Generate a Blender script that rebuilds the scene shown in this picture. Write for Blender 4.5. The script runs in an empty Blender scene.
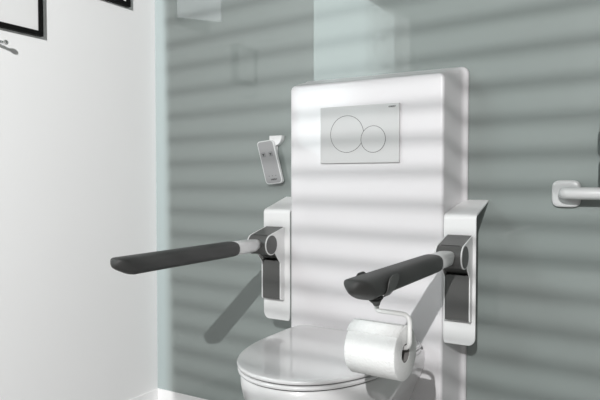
import bpy, bmesh, math, random
from math import sin, cos, pi, radians
from mathutils import Vector, Matrix
random.seed(4)
S = bpy.context.scene
COL = S.collection

# ------------------------------------------------------------------ camera
CH, CD = 0.87, 1.72            # camera height, distance to the glazed wall (y = 0)
cd = bpy.data.cameras.new('camera'); cam = bpy.data.objects.new('camera', cd); COL.objects.link(cam)
cd.sensor_width = 36; cd.lens = 609.4 / 600 * 36; cd.clip_start = .02
cam.location = (0, -CD, CH)
cam.rotation_euler = (pi/2 - radians(1.857), 0, radians(30.62))
S.camera = cam
# ------------------------------------------------------------------ world, lights, exposure
S.view_settings.view_transform = 'Standard'; S.view_settings.look = 'None'
S.view_settings.exposure = 0.0; S.view_settings.gamma = 1.0; S.view_settings.use_curve_mapping = False
w = bpy.data.worlds.new('room_light'); S.world = w; w.use_nodes = True
w.node_tree.nodes['Background'].inputs[0].default_value = (1, .95, .90, 1)
w.node_tree.nodes['Background'].inputs[1].default_value = 0.10
LAMP = Vector((.36, -1.95 - CD, 1.28 + CH))
def lamp(name, loc, power, size, col=(1, .985, .965)):
    l = bpy.data.lights.new(name, 'POINT'); l.energy = power; l.shadow_soft_size = size; l.color = col
    o = bpy.data.objects.new(name, l); o.location = loc; COL.objects.link(o); return o
lamp('flood_lamp', LAMP, 810, .011, (1, 1, .995))
WINDOW_GLOW = 6.2

# ------------------------------------------------------------------ materials
def mat(name, color, rough=.5, metal=0., coat=0., coat_rough=.03, coat_ior=1.5, spec=.5, bump=0., bscale=200., var=0., vscale=6.):
    m = bpy.data.materials.new(name); m.use_nodes = True
    nt = m.node_tree; b = nt.nodes['Principled BSDF']
    b.inputs['Base Color'].default_value = (*color, 1); b.inputs['Roughness'].default_value = rough
    b.inputs['Metallic'].default_value = metal; b.inputs['Coat Weight'].default_value = coat
    b.inputs['Coat Roughness'].default_value = coat_rough; b.inputs['Coat IOR'].default_value = coat_ior
    b.inputs['Specular IOR Level'].default_value = spec
    if bump or var:
        tc = nt.nodes.new('ShaderNodeTexCoord')
    if bump:
        n = nt.nodes.new('ShaderNodeTexNoise'); n.inputs['Scale'].default_value = bscale; n.inputs['Detail'].default_value = 3
        bp = nt.nodes.new('ShaderNodeBump'); bp.inputs['Strength'].default_value = bump; bp.inputs['Distance'].default_value = .002
        nt.links.new(tc.outputs['Object'], n.inputs['Vector']); nt.links.new(n.outputs['Fac'], bp.inputs['Height'])
        nt.links.new(bp.outputs['Normal'], b.inputs['Normal'])
    if var:
        n2 = nt.nodes.new('ShaderNodeTexNoise'); n2.inputs['Scale'].default_value = vscale; n2.inputs['Detail'].default_value = 4
        nt.links.new(tc.outputs['Object'], n2.inputs['Vector'])
        r = nt.nodes.new('ShaderNodeMapRange'); r.inputs[3].default_value = 1 - var; r.inputs[4].default_value = 1 + var
        mx = nt.nodes.new('ShaderNodeVectorMath'); mx.operation = 'SCALE'; mx.inputs[0].default_value = color
        nt.links.new(n2.outputs['Fac'], r.inputs[0]); nt.links.new(r.outputs[0], mx.inputs['Scale'])
        nt.links.new(mx.outputs[0], b.inputs['Base Color'])
    return m
M = {}
M['wall_white'] = mat('white_lacquer_wall', (.81, .81, .81), .7, spec=.12, var=.012, vscale=3)
M['plain'] = mat('white_paint', (.78, .78, .78), .6, bump=.05)
M['floor'] = mat('grey_floor_tile', (.20, .20, .195), .5, var=.03)
M['skirt'] = mat('skirting_white', (.86, .86, .86), .4, var=.01)
M['module'] = mat('white_glazed_module', (.765, .75, .765), .35, coat=.5, coat_rough=.035, var=.006)
M['ceramic'] = mat('white_ceramic', (.80, .795, .80), .3, coat=1, coat_rough=.03, var=.006)
M['lidmat'] = mat('glossy_lid_plastic', (.74, .735, .74), .3, coat=1, coat_rough=.012, var=.006)
M['plate'] = mat('matt_white_powder_coat', (.82, .82, .82), .38, var=.01)
M['rim'] = mat('pale_rim_plastic', (.82, .82, .82), .3, var=.005)
M['dark'] = mat('anthracite_plastic', (.085, .085, .083), .38, bump=.08, bscale=900, var=.03)
M['grip'] = mat('soft_dark_grip', (.052, .052, .051), .52, bump=.12, bscale=1200, var=.04)
M['clip'] = mat('clip_plastic', (.085, .085, .083), .4, bump=.05, bscale=900, var=.03)
M['disc'] = mat('grey_disc', (.10, .10, .098), .42, var=.02)
M['black'] = mat('black_frame', (.004, .004, .004), .7, spec=.15, var=.01)
M['gap'] = mat('dark_joint', (.012, .011, .011), .7, var=.01)
M['alu'] = mat('satin_aluminium', (.68, .68, .68), .38, metal=.2, bump=.03, bscale=500)
M['flush'] = mat('satin_flush_plate', (.60, .60, .60), .38, metal=.05, coat=.12, coat_rough=.06, var=.01)
M['line'] = mat('groove_line', (.12, .12, .12), .4, metal=.3, var=.01)
M['paper'] = mat('tissue_paper', (.88, .88, .875), 1, spec=0, bump=.9, bscale=260, var=.015, vscale=90)
M['paper_end'] = mat('tissue_roll_end', (.72, .72, .715), .95, spec=.1, bump=.5, bscale=500, var=.03, vscale=120)
M['card'] = mat('grey_cardboard', (.22, .21, .205), .9, var=.05)
M['wire'] = mat('white_coated_rod', (.80, .80, .79), .3, coat=.5, var=.005)
M['remote'] = mat('silver_remote_shell', (.33, .33, .335), .45, metal=.05, var=.01)
M['remote_edge'] = mat('pale_remote_edge', (.66, .67, .67), .35, var=.01)
M['button'] = mat('dark_button', (.16, .16, .165), .5, var=.02)
M['button_pad'] = mat('button_pad', (.26, .26, .265), .45, var=.02)
M['mark'] = mat('dark_print', (.05, .05, .05), .6, var=.01)
M['print'] = mat('framed_print_grey', (.74, .74, .74), .7, spec=.1, var=.02)
M['print_mark'] = mat('framed_print_mark', (.36, .36, .36), .5, var=.05)
M['print_black'] = mat('framed_print_black', (.006, .006, .006), .7, spec=.1, var=.02)
M['print_white'] = mat('framed_print_white', (.75, .76, .75), .5, var=.05)
M['chrome'] = mat('chrome', (.75, .76, .76), .08, metal=1, var=.01)
M['nylon'] = mat('white_nylon_bar', (.64, .645, .645), .32, coat=.4, var=.008)

# back painted glass wall: grey green paint, the bright strip of light beside the corner painted in pale
def glass_wall():
    m = mat('back_painted_glass', (.335, .37, .355), .6, coat=1, coat_rough=.004, coat_ior=1.5)
    nt = m.node_tree; b = nt.nodes['Principled BSDF']
    tc = nt.nodes.new('ShaderNodeTexCoord'); sp = nt.nodes.new('ShaderNodeSeparateXYZ')
    nt.links.new(tc.outputs['Object'], sp.inputs[0])
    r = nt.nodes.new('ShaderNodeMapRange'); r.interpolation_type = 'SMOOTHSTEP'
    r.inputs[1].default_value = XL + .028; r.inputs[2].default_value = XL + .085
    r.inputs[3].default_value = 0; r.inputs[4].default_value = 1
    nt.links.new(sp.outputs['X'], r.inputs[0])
    n = nt.nodes.new('ShaderNodeTexNoise'); n.inputs['Scale'].default_value = 2.2; n.inputs['Detail'].default_value = 3
    nt.links.new(tc.outputs['Object'], n.inputs['Vector'])
    r2 = nt.nodes.new('ShaderNodeMapRange'); r2.inputs[3].default_value = .97; r2.inputs[4].default_value = 1.03
    nt.links.new(n.outputs['Fac'], r2.inputs[0])
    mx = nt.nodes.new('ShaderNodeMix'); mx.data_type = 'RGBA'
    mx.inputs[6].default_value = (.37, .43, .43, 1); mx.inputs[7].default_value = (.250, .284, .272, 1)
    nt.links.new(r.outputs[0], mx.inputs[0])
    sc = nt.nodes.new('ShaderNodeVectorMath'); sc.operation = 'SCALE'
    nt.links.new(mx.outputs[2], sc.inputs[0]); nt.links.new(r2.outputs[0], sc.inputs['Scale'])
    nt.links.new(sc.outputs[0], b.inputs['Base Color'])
    return m
XL = -1.655                      # left wall
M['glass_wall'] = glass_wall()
def sheer(name, t, col=(.8, .8, .8)):
    m = bpy.data.materials.new(name); m.use_nodes = True; nt = m.node_tree
    nt.nodes.remove(nt.nodes['Principled BSDF']); out = nt.nodes['Material Output']
    d = nt.nodes.new('ShaderNodeBsdfDiffuse'); d.inputs[0].default_value = (*col, 1)
    tr = nt.nodes.new('ShaderNodeBsdfTransparent'); mx = nt.nodes.new('ShaderNodeMixShader')
    mx.inputs[0].default_value = t
    nt.links.new(d.outputs[0], mx.inputs[1]); nt.links.new(tr.outputs[0], mx.inputs[2]); nt.links.new(mx.outputs[0], out.inputs[0])
    return m
M['sheer'] = sheer('sheer_blind_fabric', .745)
M['fade_sheet'] = sheer('reflection_fade_sheet', .87)
M['slat'] = sheer('translucent_blind_slat', .72, (.55, .54, .52))
M['reflection_tint'] = sheer('reflection_patch', .78, (.80, .86, .86))
def glow(name, col, s):
    m = bpy.data.materials.new(name); m.use_nodes = True; nt = m.node_tree
    e = nt.nodes.new('ShaderNodeEmission'); e.inputs[0].default_value = (*col, 1); e.inputs[1].default_value = s
    nt.links.new(e.outputs[0], nt.nodes['Material Output'].inputs[0]); return m
M['daylight'] = glow('daylit_window_pane', (.86, 1., 1.), WINDOW_GLOW)

# ------------------------------------------------------------------ helpers
def tag(o, label=None, cat=None, group=None, kind=None):
    for k, v in (('label', label), ('category', cat), ('group', group), ('kind', kind)):
        if v: o[k] = v
    return o
def empty(name, loc, rz=0):
    o = bpy.data.objects.new(name, None); o.location = loc; o.rotation_euler = (0, 0, rz); o.empty_display_size = .05
    COL.objects.link(o); return o
def obj(name, bm, m, parent=None, smooth=True, bevel=0., seg=3, sub=0, angle=38, loc=None):
    bmesh.ops.recalc_face_normals(bm, faces=bm.faces)
    me = bpy.data.meshes.new(name); bm.to_mesh(me); bm.free()
    me.materials.append(M[m] if isinstance(m, str) else m)
    o = bpy.data.objects.new(name, me); COL.objects.link(o)
    if parent: o.parent = parent
    if loc: o.location = loc
    if smooth:
        me.polygons.foreach_set('use_smooth', [True] * len(me.polygons))
    if bevel:
        b = o.modifiers.new('bevel', 'BEVEL'); b.width = bevel; b.segments = seg; b.limit_method = 'ANGLE'; b.angle_limit = radians(angle)
        wn = o.modifiers.new('wn', 'WEIGHTED_NORMAL'); wn.keep_sharp = True
    if sub:
        s = o.modifiers.new('sub', 'SUBSURF'); s.levels = sub; s.render_levels = sub
    return o
def sharp(o, deg=40):
    me = o.data; bm = bmesh.new(); bm.from_mesh(me)
    for e in bm.edges:
        if len(e.link_faces) == 2 and e.calc_face_angle(0) > radians(deg): e.smooth = False
    bm.to_mesh(me); bm.free(); return o
def box(x0, x1, y0, y1, z0, z1, bm=None):
    bm = bm or bmesh.new()
    r = bmesh.ops.create_cube(bm, size=1)
    bmesh.ops.scale(bm, vec=(x1-x0, y1-y0, z1-z0), verts=r['verts'])
    bmesh.ops.translate(bm, vec=((x0+x1)/2, (y0+y1)/2, (z0+z1)/2), verts=r['verts'])
    return bm
def loft(rings, cap0=True, cap1=True, bm=None, closed=True):
    bm = bm or bmesh.new(); vs = [[bm.verts.new(p) for p in r] for r in rings]; n = len(rings[0])
    for a, b in zip(vs[:-1], vs[1:]):
        for i in range(n if closed else n-1):
            j = (i+1) % n; bm.faces.new((a[i], a[j], b[j], b[i]))
    if cap0: bm.faces.new(vs[0][::-1])
    if cap1: bm.faces.new(vs[-1])
    return bm
def prism(pts, fn0, fn1):
    """closed outline pts (a, b) placed by two maps into 3D"""
    return loft([[fn0(*p) for p in pts], [fn1(*p) for p in pts]])
def tube(path, r, n=16, bm=None, caps=True):
    P = [Vector(p) for p in path]; R = r if isinstance(r, (list, tuple)) else [r]*len(P)
    rings = []; up = None
    for i, p in enumerate(P):
        t = (P[min(i+1, len(P)-1)] - P[max(i-1, 0)]).normalized()
        if up is None: up = t.orthogonal().normalized()
        up = (up - t*up.dot(t)).normalized(); s = t.cross(up)
        rings.append([p + (up*cos(2*pi*k/n) + s*sin(2*pi*k/n))*R[i] for k in range(n)])
    return loft(rings, caps, caps, bm)
def fillet(path, rad, n=7):
    P = [Vector(p) for p in path]; out = [P[0]]
    for a, b, c in zip(P[:-2], P[1:-1], P[2:]):
        r = min(rad, (a-b).length*.48, (c-b).length*.48)
        p0 = b + (a-b).normalized()*r; p1 = b + (c-b).normalized()*r
        for k in range(n+1):
            t = k/n; out.append(p0*(1-t)**2 + b*2*t*(1-t) + p1*t*t)
    out.append(P[-1]); return out
def disc_y(cx, y0, y1, cz, r, n=48, bm=None):
    return loft([[(cx+r*cos(2*pi*k/n), y, cz+r*sin(2*pi*k/n)) for k in range(n)] for y in (y0, y1)], bm=bm)
def disc_x(x0, x1, cy, cz, r, n=48, bm=None):
    return loft([[(x, cy+r*cos(2*pi*k/n), cz+r*sin(2*pi*k/n)) for k in range(n)] for x in (x0, x1)], bm=bm)
def rrect(x0, x1, z0, z1, r, n=8, rs=None):
    """rounded rectangle outline; rs = radii of (br, tr, tl, bl)"""
    rs = rs or (r,)*4; pts = []
    for (cx, cz, a0, q) in ((x1, z0, -90, 0), (x1, z1, 0, 1), (x0, z1, 90, 2), (x0, z0, 180, 3)):
        q_ = max(rs[q], 1e-4); sx = -1 if cx == x1 else 1; sz = -1 if cz == z1 else 1
        for k in range(n+1):
            a = radians(a0 + 90*k/n); pts.append((cx+sx*q_+q_*cos(a), cz+sz*q_+q_*sin(a)))
    return pts

# ------------------------------------------------------------------ room
PT = CH - .80      # top of the skirting
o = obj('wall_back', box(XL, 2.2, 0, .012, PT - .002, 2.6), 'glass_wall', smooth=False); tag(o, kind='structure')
o = obj('wall_left', box(XL - .12, XL, -1.225, .012, 0, 2.6), 'wall_white', smooth=False); tag(o, kind='structure')
o = obj('floor', box(XL - .12, 2.2, -4.6, .02, -.05, 0), 'floor', smooth=False); tag(o, kind='structure')
o = obj('baseboard_back', box(XL + .004, 2.2, -.004, .012, 0, PT), 'skirt', smooth=False, bevel=.001); tag(o, kind='structure')
o = obj('baseboard_left', box(XL, XL + .004, -1.22, 0, 0, PT), 'skirt', smooth=False, bevel=.001); tag(o, kind='structure')
# tall daylit window in the left wall beyond the end of the white wall (outside the frame, mirrored in the glass)
o = obj('window_1', box(XL - .10, XL - .085, -2.85, -1.225, 1.30, 2.10), 'daylight', smooth=False); tag(o, kind='structure')

for k_ in range(6):
    o = tag(obj('fade_layer_%d' % (k_+1), box(XL - .080 + k_*.004, XL - .079 + k_*.004, -2.87, -2.08 - .12*k_, 1.28, 2.12), 'fade_sheet', smooth=False), kind='structure')   # unseen sheer sheets added to fade the window's reflection in steps
# ------------------------------------------------------------------ installation module
MX, MF = -.736, -.132       # module centre, front plane
mod = empty('cistern_module', (MX, 0, 0)); tag(mod, 'tall glossy white cistern housing on the grey glass wall behind the toilet', 'cistern housing')
def msec(y, hw, zt, r, n=10):
    return [(x, y, z) for x, z in rrect(-hw, hw, .002, zt, r, n, rs=(.0005, r, r, .0005))]
T = CH + .286
secs = [(MF, .2305, T-.0085, .009), (MF+.0008, .2338, T-.0052, .011), (MF+.003, .2368, T-.0022, .014), (MF+.006, .2385, T-.0005, .015), (MF+.010, .2391, T, .016),
        (MF+.035, .2425, T+.009, .016), (MF+.07, .2475, T+.018, .017), (MF+.102, .2530, T+.0255, .018), (MF+.114, .2560, T+.0283, .018), (MF+.119, .2600, T+.0296, .019),
        (MF+.1220, .2642, T+.0304, .020), (MF+.1245, .2672, T+.0312, .021), (MF+.128, .2688, T+.0325, .021), (MF+.1315, .2695, T+.033, .021)]
def module_hw(y):
    for (y0, h0, _, _), (y1, h1, _, _) in zip(secs[:-1], secs[1:]):
        if y <= y1: return h0 + (h1-h0)*max(0, (y-y0)/(y1-y0))
    return secs[-1][1]
body = obj('housing', loft([msec(*s) for s in secs]), 'module', mod)
# flush plate
fx0, fx1, fz0, fz1 = -.866-MX, -.619-MX, CH+.049, CH+.2125
fl = obj('flush_plate', prism(rrect(fx0, fx1, fz0, fz1, .002, 3), lambda a, b: (a, MF-.0075, b), lambda a, b: (a, MF-.0002, b)), 'flush', mod, bevel=.0012)
def ring_y(cx, cz, r, wd, y0, y1, a0=0, a1=360, n=96):
    rings = []
    for k in range(n+1):
        a = radians(a0 + (a1-a0)*k/n)
        rings.append([(cx+q*cos(a), y, cz+q*sin(a)) for q, y in ((r-wd, y1), (r-wd, y0), (r+wd, y0), (r+wd, y1))])
    return loft(rings, a1-a0 < 360, a1-a0 < 360)
bx, bz, br = -.779-MX, CH+.1325, .0525
sx, sz_, sr = -.697-MX, CH+.1155, .0372
def actuator(name, cx, cz, r, lab, a0, a1):
    b = obj(name, disc_y(cx, MF-(.0078 if a0 else .0081), MF-.0074, cz, r-.0006, 72), 'flush', mod, smooth=False); tag(b, lab)
    obj('groove', ring_y(cx, cz, r, .0007, MF-(.0080 if a0 else .0083), MF-.0073, a0, a1), 'line', b, smooth=False)
d = math.hypot(sx-bx, sz_-bz); base = math.degrees(math.atan2(sz_-bz, sx-bx))
half = math.degrees(math.acos((br*br+d*d-sr*sr)/(2*br*d)))
actuator('flush_button', bx, bz, br, 'large round full flush button', base+half, base+360-half)
actuator('flush_button', sx, sz_, sr, 'small round half flush button', 0, 360)
def text(name, body, size, m, parent, loc, rot, bold=.0, sx=1.):
    c = bpy.data.curves.new(name, 'FONT'); c.body = body; c.size = size; c.extrude = .0002; c.offset = bold
    c.align_x = 'CENTER'; c.align_y = 'CENTER'; c.resolution_u = 2
    t = bpy.data.objects.new(name, c); COL.objects.link(t)
    dg = bpy.context.evaluated_depsgraph_get(); dg.update()
    me = bpy.data.meshes.new_from_object(t.evaluated_get(dg)); bpy.data.objects.remove(t)
    o = bpy.data.objects.new(name, me); me.materials.clear(); me.materials.append(M[m]); COL.objects.link(o)
    o.parent = parent; o.location = loc; o.rotation_euler = rot; o.scale = (sx, 1, 1); return o
text('lettering', 'GEBERIT', .0058, 'mark', fl, (-.6405-MX, MF-.0078, CH+.2035), (pi/2, 0, 0), .00012)

# ------------------------------------------------------------------ toilet
LT = CH - .4335
toi = empty('toilet', (MX, MF, LT)); tag(toi, 'white wall hung toilet with closed lid in front of the cistern housing', 'toilet')
def dshape(hw, yf, yb, b, z, n=40, rb=.03, e=2.15):
    """D outline: front ellipse at yf, straight flanks, back at yb (world y)"""
    pts = []; yc = yf + b
    for k in range(n+1):
        a = pi*k/n; ca, sa = cos(a), sin(a)
        x = hw*math.copysign(abs(ca)**(2/e), ca); y = yc - b*abs(sa)**(2/e)
        pts.append((x, y, z))
    for k in range(7):
        a = radians(180 - 90*k/6); pts.append((-hw+rb+rb*cos(a), yb-rb+rb*sin(a), z))
    for k in range(7):
        a = radians(90 - 90*k/6); pts.append((hw-rb+rb*cos(a), yb-rb+rb*sin(a), z))
    return [(x, y-MF, zz) for x, y, zz in pts]
YF, YB, BB = -.618, MF-.012, .30
def slab(name, hw, yf, yb, z0, z1, r, m, rb=.04, dome=0.):
    rg = [dshape(hw-r, yf+r, yb-r, BB-r, z0, rb=rb-r)]
    for a in (0, 30, 60): rg.append(dshape(hw-r+r*sin(radians(a+30)), yf+r-r*sin(radians(a+30)), yb-r+r*sin(radians(a+30)), BB, z0+r-r*cos(radians(a+30)), rb=rb))
    for a in (0, 22, 45, 68, 90): rg.append(dshape(hw-r+r*cos(radians(a)), yf+r-r*cos(radians(a)), yb-r+r*cos(radians(a)), BB, z1-r+r*sin(radians(a)), rb=rb))
    if dome:
        for q in (.9, .7, .45, .2):
            base_ = dshape(hw-r, yf+r, yb-r, BB, z1, rb=rb); cy = (yf+yb)/2-MF
            rg.append([(x*q, cy+(y-cy)*q, z1+dome*(1-q*q)) for x, y, z in base_])
    return obj(name, loft(rg), m, toi)
slab('lid', .198, YF, YB, -.0100, 0, .0042, 'lidmat', dome=.0015)
slab('seat', .196, YF+.001, YB, -.0228, -.0132, .0038, 'lidmat')
obj('hinge_gap', loft([dshape(.189, YF+.0085, YB-.01, BB-.005, z) for z in (-.0256, -.0095)]), 'gap', toi)
bw = []
for z, hw, yf, b in ((-.0246, .174, YF+.026, BB-.02), (-.0252, .186, YF+.014, BB-.01), (-.0290, .1915, YF+.0095, BB), (-.050, .1925, YF+.009, BB), (-.080, .189, YF+.015, BB),
                     (-.12, .170, YF+.04, BB-.01), (-.17, .152, YF+.08, BB-.04), (-.22, .134, YF+.13, BB-.08), (-.27, .118, YF+.20, BB-.14), (-.31, .108, YF+.26, .12), (-.335, .092, YF+.30, .10), (-.342, .06, YF+.33, .08)):
    bw.append(dshape(hw, yf, MF-.001, b, z, rb=.008))
obj('bowl', loft(bw), 'ceramic', toi)

# ------------------------------------------------------------------ support rails
AZ = CH - .1915        # height of the rail axis
def support_rail(name, cx, label, inner):
    """cx: centre of the rail; inner: +1 if the housing is on the +x side"""
    t = empty(name, (cx, 0, 0)); tag(t, label, 'support rail', 'fold down support rails beside the toilet')
    hw = .0425
    x0, x1 = (-hw, hw + (.0105 if inner > 0 else 0)); pf = MF-.001                       # plate front plane
    # bent sheet: lip up to the wall, bend, long front face with rounded outer bottom corner
    zt, zb, th = CH-.092, CH-.4335, .004
    wp = Vector((0, -.0005, CH-.0545))
    prof = [wp, Vector((0, pf, zt)), Vector((0, pf, zb))]
    line = fillet(prof, .012, 8)
    lip = [wp.lerp(line[1], q/16) for q in range(16)]; line = lip + line[1:-1]
    bm = bmesh.new(); rows = []
    P = line + [Vector((0, pf, z)) for z in (CH-.20, CH-.30, zb+.022)]
    ro = .020
    for k in range(1, 9):
        a = radians(90*k/8); P.append(Vector((0, pf, zb + .022 - .022*sin(a))))
    for i, p in enumerate(P):
        inset = 0
        if p.z < zb+.022: inset = ro*(1 - math.sqrt(max(0, 1-((zb+.022-p.z)/.022)**2)))*.999
        a_, b_ = (x0 + (inset if inner > 0 else inset*.25), x1 - (inset if inner < 0 else inset*.25))
        lim = module_hw(max(p.y, MF)) + .0012
        if p.y > MF + .012 or i < 16:
            if inner > 0: b_ = min(b_, MX - lim - cx)
            else: a_ = max(a_, MX + lim - cx)
        tdir = (P[min(i+1, len(P)-1)] - P[max(i-1, 0)]).normalized(); nrm = Vector((0, -tdir.z, tdir.y))  # into the back
        q = p + nrm*th*(1 if nrm.y > 0 else -1)
        q.y = min(q.y, -.0003)
        rows.append([(a_, p.y, p.z), (b_, p.y, p.z), (b_, q.y, q.z), (a_, q.y, q.z)])
    loft(rows, bm=bm)
    obj('mounting_plate', bm, 'plate', t, bevel=.0012, seg=2)
    # hinge body (side profile in y,z)
    bh = .0315; cyc, czc, R = -.206, AZ-.0010, .0298
    y_top, z_top = pf-.0005, CH-.1435
    def tangent(px, pz, side):
        dx, dz = px-cyc, pz-czc; dd = math.hypot(dx, dz); a = math.atan2(dz, dx); bta = math.acos(R/dd)
        return a + side*bta
    a0 = tangent(y_top, z_top, +1)
    def hoodprof(rr, back=0):
        pts = [(y_top, z_top)]
        a1 = radians(305)
        for k in range(25):
            a = a0 + (a1-a0)*k/24; pts.append((cyc+rr*cos(a), czc+rr*sin(a)))
        pts += [(pf-.022, CH-.238), (pf-.0005, CH-.246)]
        return pts
    hp = hoodprof(R)
    obj('hinge_hood', prism(hp, lambda a, b: (-bh, a, b), lambda a, b: (bh, a, b)), 'dark', t, bevel=.0008, seg=2)
    obj('hood_seam', box(-.024, .024, .0, .0008, -.0006, .0006), 'gap', t, smooth=False, loc=(0, cyc + R*cos(a0)-.002, czc + R*sin(a0)-.0002))
    side = hoodprof(R+.0012)
    side = side[:-2] + [(pf-.024, CH-.252), (pf-.024, CH-.362), (pf-.020, CH-.3675), (pf-.0005, CH-.3685)]
    for s in (-1, 1):
        sp = obj('side_cheek', prism(side, lambda a, b: (s*(bh+.0001), a, b), lambda a, b: (s*(bh+.0032), a, b)), 'rim', t, bevel=.0006, seg=2)
        tag(sp, 'pale side cheek of the hinge')
        obj('pivot_disc', disc_x(s*(bh+.0030), s*(bh+.0046), cyc, czc, R-.0018), 'disc', t, bevel=.0005, seg=2)
    # recessed lower panel between the cheeks
    obj('lower_panel', box(-bh, bh, pf-.0225, pf-.0005, CH-.3655, CH-.246), 'dark', t, bevel=.002)
    # rail: slim neck and padded grip
    def sect(y, hw_, hh, zc, k=0., c=0., e=3.2, n=36):
        pts = []
        for i in range(n):
            a = 2*pi*i/n; ca, sa = cos(a), sin(a)
            x = hw_*math.copysign(abs(ca)**(2/e), ca); z = hh*math.copysign(abs(sa)**(2/e), sa)
            pts.append((x, y + k*(hh-z) + c*(x/hw_)**2*abs(hw_)*.9, zc+z))
        return pts
    nk = [sect(y, h, v, AZ+dz, k) for y, h, v, dz, k in ((-.385, .0225, .0190, 0, 0), (-.30, .0220, .0188, 0, 0), (-.262, .0215, .0184, 0, 0), (-.243, .0200, .0168, 0, -.4), (-.225, .014, .010, 0, -.4))]
    obj('rail_neck', loft(nk), 'alu', t)
    g = []
    for y, h, v, dz, k, c in ((-.357, .0228, .0192, 0, 0, .3), (-.3580, .0240, .0202, 0, 0, .35), (-.361, .0250, .0209, 0, 0, .35), (-.370, .0256, .0213, 0, 0, .2), (-.42, .0258, .0214, 0, 0, 0), (-.48, .0260, .0214, 0, 0, 0),
                              (-.60, .0264, .0214, 0, 0, 0), (-.69, .0268, .0214, 0, 0, 0), (-.735, .0272, .0214, 0, .25, .05), (-.765, .0272, .0214, 0, .72, .25),
                              (-.7770, .0270, .0212, 0, .98, .40), (-.7815, .0260, .0202, 0, 1.02, .42), (-.7838, .0242, .0178, .0002, 1.02, .40), (-.7850, .020, .0145, .0004, 1.0, .3), (-.7870, .012, .009, .0006, .95, .15), (-.7878, .004, .003, .0006, .95, 0)):
        g.append(sect(y, h, v, AZ+dz, k, c, 2.9))
    obj('grip', loft(g), 'grip', t)
    return t
support_rail('support_rail', -1.0290, 'long dark grip support rail on the left side of the housing, nothing hanging from it', +1)
support_rail('support_rail', -.452, 'dark grip support rail at the right of the housing carrying the paper holder', -1)

# ------------------------------------------------------------------ paper holder and roll
RX = -.452
RC = Vector((-.391, 1.035-CD, CH-.3120))       # centre of the right end of the roll
HY = 1.044-CD                                    # y of the clip
hold = empty('paper_holder', (RX, HY, AZ)); tag(hold, 'bent white rod paper holder with a dark clip hooked over the right support rail', 'paper holder')
L = lambda p: tuple(Vector(p) - Vector((RX, HY, AZ)))
# clip: U shaped saddle under the grip with two wings standing beside it
def clip():
    # (outer x, outer z, inner x, inner z, half length, shift along the rail)
    half = [(0, -.0275, 0, -.0260, .015, -.005), (.011, -.0262, .0105, -.0247, .015, -.005), (.0215, -.0215, .0200, -.0203, .0155, -.004), (.0290, -.0120, .0272, -.0115, .018, -.001),
            (.0318, -.0030, .0296, -.0030, .021, .002), (.0326, .0030, .0302, .0030, .0235, .004), (.0332, .0080, .0308, .0080, .024, .006), (.0336, .0125, .0312, .0125, .022, .0075),
            (.0339, .0160, .0317, .0160, .017, .0085), (.0341, .0182, .0323, .0180, .010, .009)]
    full = [(-a, b, -c, d, e, f) for a, b, c, d, e, f in half[:0:-1]] + half
    bm = bmesh.new(); V = {}; n = len(full)
    for i, (ox, oz, ix, iz, h, sh) in enumerate(full):
        if ox < 0: sh -= .010*max(0, oz+.012)/.039
        for s_ in (-1, 1):
            V[i, 0, s_] = bm.verts.new((ox, s_*h + sh, oz)); V[i, 1, s_] = bm.verts.new((ix, s_*h + sh, iz))
    for i in range(n-1):
        for s_ in (-1, 1): bm.faces.new((V[i, 0, s_], V[i+1, 0, s_], V[i+1, 1, s_], V[i, 1, s_]))
        for q in (0, 1): bm.faces.new((V[i, q, -1], V[i+1, q, -1], V[i+1, q, 1], V[i, q, 1]))
    for i in (0, n-1): bm.faces.new((V[i, 0, -1], V[i, 1, -1], V[i, 1, 1], V[i, 0, 1]))
    return bm
obj('clip', clip(), 'clip', hold, bevel=.001, seg=2, angle=50)
obj('clip_socket', tube([(0, -.005, -.0265), (0, -.004, -.0300), (0, -.001, -.0365), (0, 0, -.0410)], [.0150, .0120, .0075, .0058], 20), 'clip', hold)
wr = .0043
rod = fillet([(RX, HY, AZ-.036), (RX, HY, CH-.2425), (-.3835, RC.y, CH-.2415), (-.3835, RC.y, RC.z+.0095), (-.41, RC.y, RC.z+.0095)], .017, 9)
obj('rod', tube([L(p) for p in rod], wr, 16), 'wire', hold)
RL = .100; RR = .0498
obj('spindle', tube([L((-.40, RC.y, RC.z+.0095)), L((-.391-RL+.005, RC.y, RC.z+.0085))], .0043, 14), 'wire', hold)
roll = empty('toilet_roll', (RC.x, RC.y, RC.z), radians(-3)); tag(roll, 'white toilet paper roll hanging in front of the toilet lid', 'toilet roll')
def ann(x0, x1, r0, r1, n=72, edge=.002):
    rg = []
    for x, r in ((x0, r0), (x0, r1-edge), (x0+edge*.4, r1-edge*.3), (x0+edge, r1), (x1-edge, r1), (x1-edge*.4, r1-edge*.3), (x1, r1-edge), (x1, r0)):
        rg.append([(x, r*cos(2*pi*k/n), r*sin(2*pi*k/n)) for k in range(n)])
    bm = loft(rg + [rg[0]], False, False); bmesh.ops.remove_doubles(bm, verts=bm.verts, dist=1e-6); return bm
sharp(obj('paper', ann(-RL, 0, .0172, RR), 'paper', roll), 50)
sharp(obj('cardboard_core', ann(-RL+.0005, -.0005, .0160, .0171, 48, .0004), 'card', roll), 50)
fl_ = [[(x, (RR+.0006+d_)*cos(a), (RR+.0006+d_)*sin(a)) for x in (-RL-.002, -RL*.5, -.001)] for a, d_ in [(radians(95+k*5), .0012*max(0, 1-k/4)) for k in range(9)]]
fb = loft(fl_, False, False, closed=False)
fo = obj('loose_sheet', fb, 'paper', roll); so = fo.modifiers.new('solid', 'SOLIDIFY'); so.thickness = .0006

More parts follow.
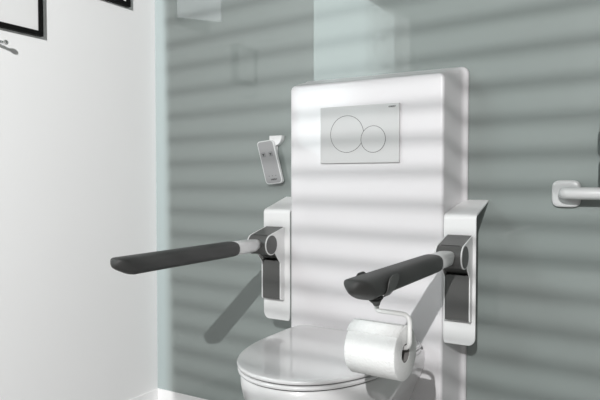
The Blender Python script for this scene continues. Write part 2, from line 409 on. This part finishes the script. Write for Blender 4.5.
# ------------------------------------------------------------------ remote control on its bracket
rem = empty('remote_control', (-1.119, -.022, CH+.060)); tag(rem, 'silver grey remote control hanging tilted on the glass wall left of the housing', 'remote control')
rem.rotation_euler = (0, radians(-15.5), 0)
rp = rrect(-.0325, .0325, -.0745, .0745, .012, 8)
obj('shell', prism(rp, lambda a, b: (a, -.0065, b-.17*a), lambda a, b: (a, .0065, b-.17*a)), 'remote_edge', rem, bevel=.002)
rp2 = rrect(-.0290, .0290, -.0710, .0710, .010, 8)
face = obj('face_panel', prism(rp2, lambda a, b: (a, -.0072, b-.17*a), lambda a, b: (a, -.006, b-.17*a)), 'remote', rem, bevel=.0003, seg=1)
for x_ in (-.0155, .0125):
    b_ = obj('button', prism(rrect(x_-.0085, x_+.0085, .0185, .0355, .004, 5), lambda a, b: (a, -.0082, b-.17*a), lambda a, b: (a, -.007, b-.17*a)), 'button_pad', rem, bevel=.0003, seg=1)
    tri = [(x_-.0050, .030), (x_+.0050, .030), (x_+.0012, .0245), (x_+.0012, .0215), (x_-.0012, .0215), (x_-.0012, .0245)]
    obj('arrow_mark', prism(tri, lambda a, b: (a, -.0086, b-.17*a), lambda a, b: (a, -.0081, b-.17*a)), 'mark', b_, smooth=False)
for x_ in (-.013, 0, .013):
    obj('indicator', prism(rrect(x_-.0018, x_+.0018, -.0485, -.0455, .001, 3), lambda a, b: (a, -.0076, b-.17*a), lambda a, b: (a, -.007, b-.17*a)), 'button', rem, smooth=False)
text('lettering', 'GEBERIT', .0066, 'mark', rem, (.003, -.0074, -.0600), (pi/2, radians(9.6), 0), .0002)
brk = empty('remote_bracket', (-1.102, 0, CH+.132)); tag(brk, 'small white wall bracket holding the remote control', 'bracket')
qp = [(-.0235, .016), (.0255, .016)] + [(.0255-.030*(1-cos(radians(a))), .016-.034*sin(radians(a))) for a in range(10, 91, 10)] + [(-.014, -.018), (-.0235, -.004)]
obj('hook_plate', prism(qp, lambda a, b: (a, -.020, b), lambda a, b: (a, -.0004, b)), 'rim', brk, bevel=.0015)
obj('stem', tube([(-.002, -.006, -.012), (-.002, -.006, -.052)], .003, 10), 'rim', brk)
obj('hook_finger', tube(fillet([(-.012, -.010, -.008), (-.016, -.013, -.016), (-.020, -.014, -.022)], .004, 4), .0035, 10), 'rim', brk)

# ------------------------------------------------------------------ grab bar
gb = empty('grab_bar', (-.2105, 0, CH-.035)); tag(gb, 'white grab bar on a rounded square rosette at the right of the glass wall', 'grab bar')
def supq(hw, y, e=4.2, n=48):
    return [(hw*math.copysign(abs(cos(2*pi*k/n))**(2/e), cos(2*pi*k/n)), y, hw*math.copysign(abs(sin(2*pi*k/n))**(2/e), sin(2*pi*k/n))) for k in range(n)]
obj('rosette', loft([supq(.0345, -.0003), supq(.0350, -.003), supq(.0350, -.010), supq(.0340, -.0125), supq(.031, -.0142), supq(.024, -.0150), supq(.012, -.0152)]), 'nylon', gb)
pth = fillet([(0, -.012, .002), (0, -.052, .002), (.60, -.052, .002)], .036, 12)
obj('bar', tube(pth, .0155, 28), 'nylon', gb)
obj('rosette', loft([[(x+.60, y, z) for x, y, z in supq(h_, y_)] for h_, y_ in ((.0345, -.0003), (.035, -.010), (.031, -.0142), (.012, -.0152))]), 'nylon', gb)
obj('end_post', tube([(.60, -.052, .002), (.60, -.012, .002)], .0155, 24), 'nylon', gb)
# dark padded roller at the picture's right edge
pad = empty('backrest_roller', (-.083, -.07, CH+.072)); tag(pad, 'dark rounded padded object cut off by the right picture edge above the grab bar', 'backrest')
def cap(z0, z1, r, m, name):
    n_ = 8; zz = []; rr_ = []
    for k in range(n_+1): a = pi/2*k/n_; zz.append(z0 + .014*(1-cos(a))); rr_.append(max(.001, r-.014+.014*sin(a)))
    for k in range(n_+1): a = pi/2*k/n_; zz.append(z1 - .014*(1-sin(a))) ; rr_.append(max(.001, r-.014+.014*cos(a)))
    return obj(name, tube([(0, 0, z) for z in zz], rr_, 32), m, pad)
cap(.012, .078, .047, 'dark', 'upper_pad'); cap(-.075, .004, .0445, 'disc', 'lower_pad')
obj('stalk', tube([(0, 0, 0), (0, .0695, 0)], .012, 16), 'nylon', pad)

# ------------------------------------------------------------------ frames and hook on the left wall
def frame(name, y1, zb, wd, ht, bw_, label, inner, off=.015):
    t = empty(name, (XL, y1, zb)); tag(t, label, 'picture frame')
    bm = bmesh.new(); f0, f1 = .0005, off
    box(f0, f1, -wd, 0, 0, bw_, bm); box(f0, f1, -wd, 0, ht-bw_, ht, bm); box(f0, f1, -bw_, 0, bw_, ht-bw_, bm); box(f0, f1, -wd, -wd+bw_, bw_, ht-bw_, bm)
    obj('frame_moulding', bm, 'black', t, smooth=False)
    obj('print', box(.001, off-.005, -wd+bw_, -bw_, bw_, ht-bw_), inner, t, smooth=False)
    return t
F1 = frame('picture_frame', 1.2235-CD, CH+.4415, .165, .17, .0145, 'black framed grey print at the top left of the white wall', 'print', .015)
pm = bmesh.new(); 
for k in range(5): box(.0102, .0105, -.140+k*.007, -.1455+k*.007, .139+(k % 2)*.002, .143+(k % 2)*.003, pm)
obj('print_figure', pm, 'print_mark', F1, smooth=False)
F2 = frame('picture_frame', 1.584-CD, CH+.618, .17, .36, .011, 'black framed dark print with a white figure, nearer the corner of the white wall', 'print_black', .015)
pts = [(-.050, .050), (-.040, .034), (-.034, .024), (-.028, .017), (-.019, .017), (-.017, .024), (-.024, .032), (-.030, .042), (-.028, .065), (-.046, .068)]
obj('print_figure', prism(pts, lambda a, b: (.0102, a, b), lambda a, b: (.0106, a, b)), 'print_white', F2, smooth=False)
hk = empty('coat_hook', (XL, 1.058-CD, CH+.400)); tag(hk, 'small chrome coat hook on the white wall below the larger frame', 'hook')
obj('base_disc', disc_x(.0004, .006, 0, 0, .013), 'chrome', hk, bevel=.001)
obj('arm', tube([(.004, 0, 0), (.018, .008, -.003), (.028, .022, -.005)], [.0058, .0050, .0042], 14), 'chrome', hk)
bb = bmesh.new(); bmesh.ops.create_uvsphere(bb, u_segments=24, v_segments=16, radius=.0078); obj('knob', bb, 'chrome', hk, loc=(.0305, .0285, -.005))

# pale see-through sheet standing in for the framed print's reflection in the glass
fp = obj('reflection_patch', prism([(-.102, .021), (.102, -.022), (.102, .14), (-.102, .14)], lambda a, b: (a, -.0012, b), lambda a, b: (a, -.0004, b)), 'reflection_tint', smooth=False)
fp.location = (-1.441, 0, CH+.578); tag(fp, 'pale painted reflection of a framed print at the top of the glass wall', 'painted reflection')

# ------------------------------------------------------------------ slatted sheer blind behind the camera; its battens draw the stripes
bd = Vector((1, -.20, .0725)).normalized(); CTR = LAMP + (Vector((-.8, 0, CH)) - LAMP)*.39
nrm = (LAMP - CTR); nrm.z = 0; nrm = (nrm - bd*nrm.dot(bd)).normalized(); upv = nrm.cross(bd).normalized()
if upv.z < 0: upv = -upv
bl = empty('slatted_blind', CTR)
bl.rotation_euler = Matrix((bd, -nrm if False else upv.cross(bd), upv)).transposed().to_euler()
tag(bl, 'sheer slatted blind behind the viewer that casts the soft stripes', 'blind')
BX0, BX1, SH = -.352, .62, .078
def slanted(z0, z1, t):
    return loft([[(BX0 + SH*z, -t, z), (BX1, -t, z), (BX1, t, z), (BX0 + SH*z, t, z)] for z in (z0, z1)])
obj('sheer_cloth', slanted(-.42, .40, .0004), 'sheer', bl, smooth=False)
z = -.408
while z < .40:
    obj('batten', slanted(z-.0056, z+.0056, .003), 'slat', bl, smooth=False); z += .0362
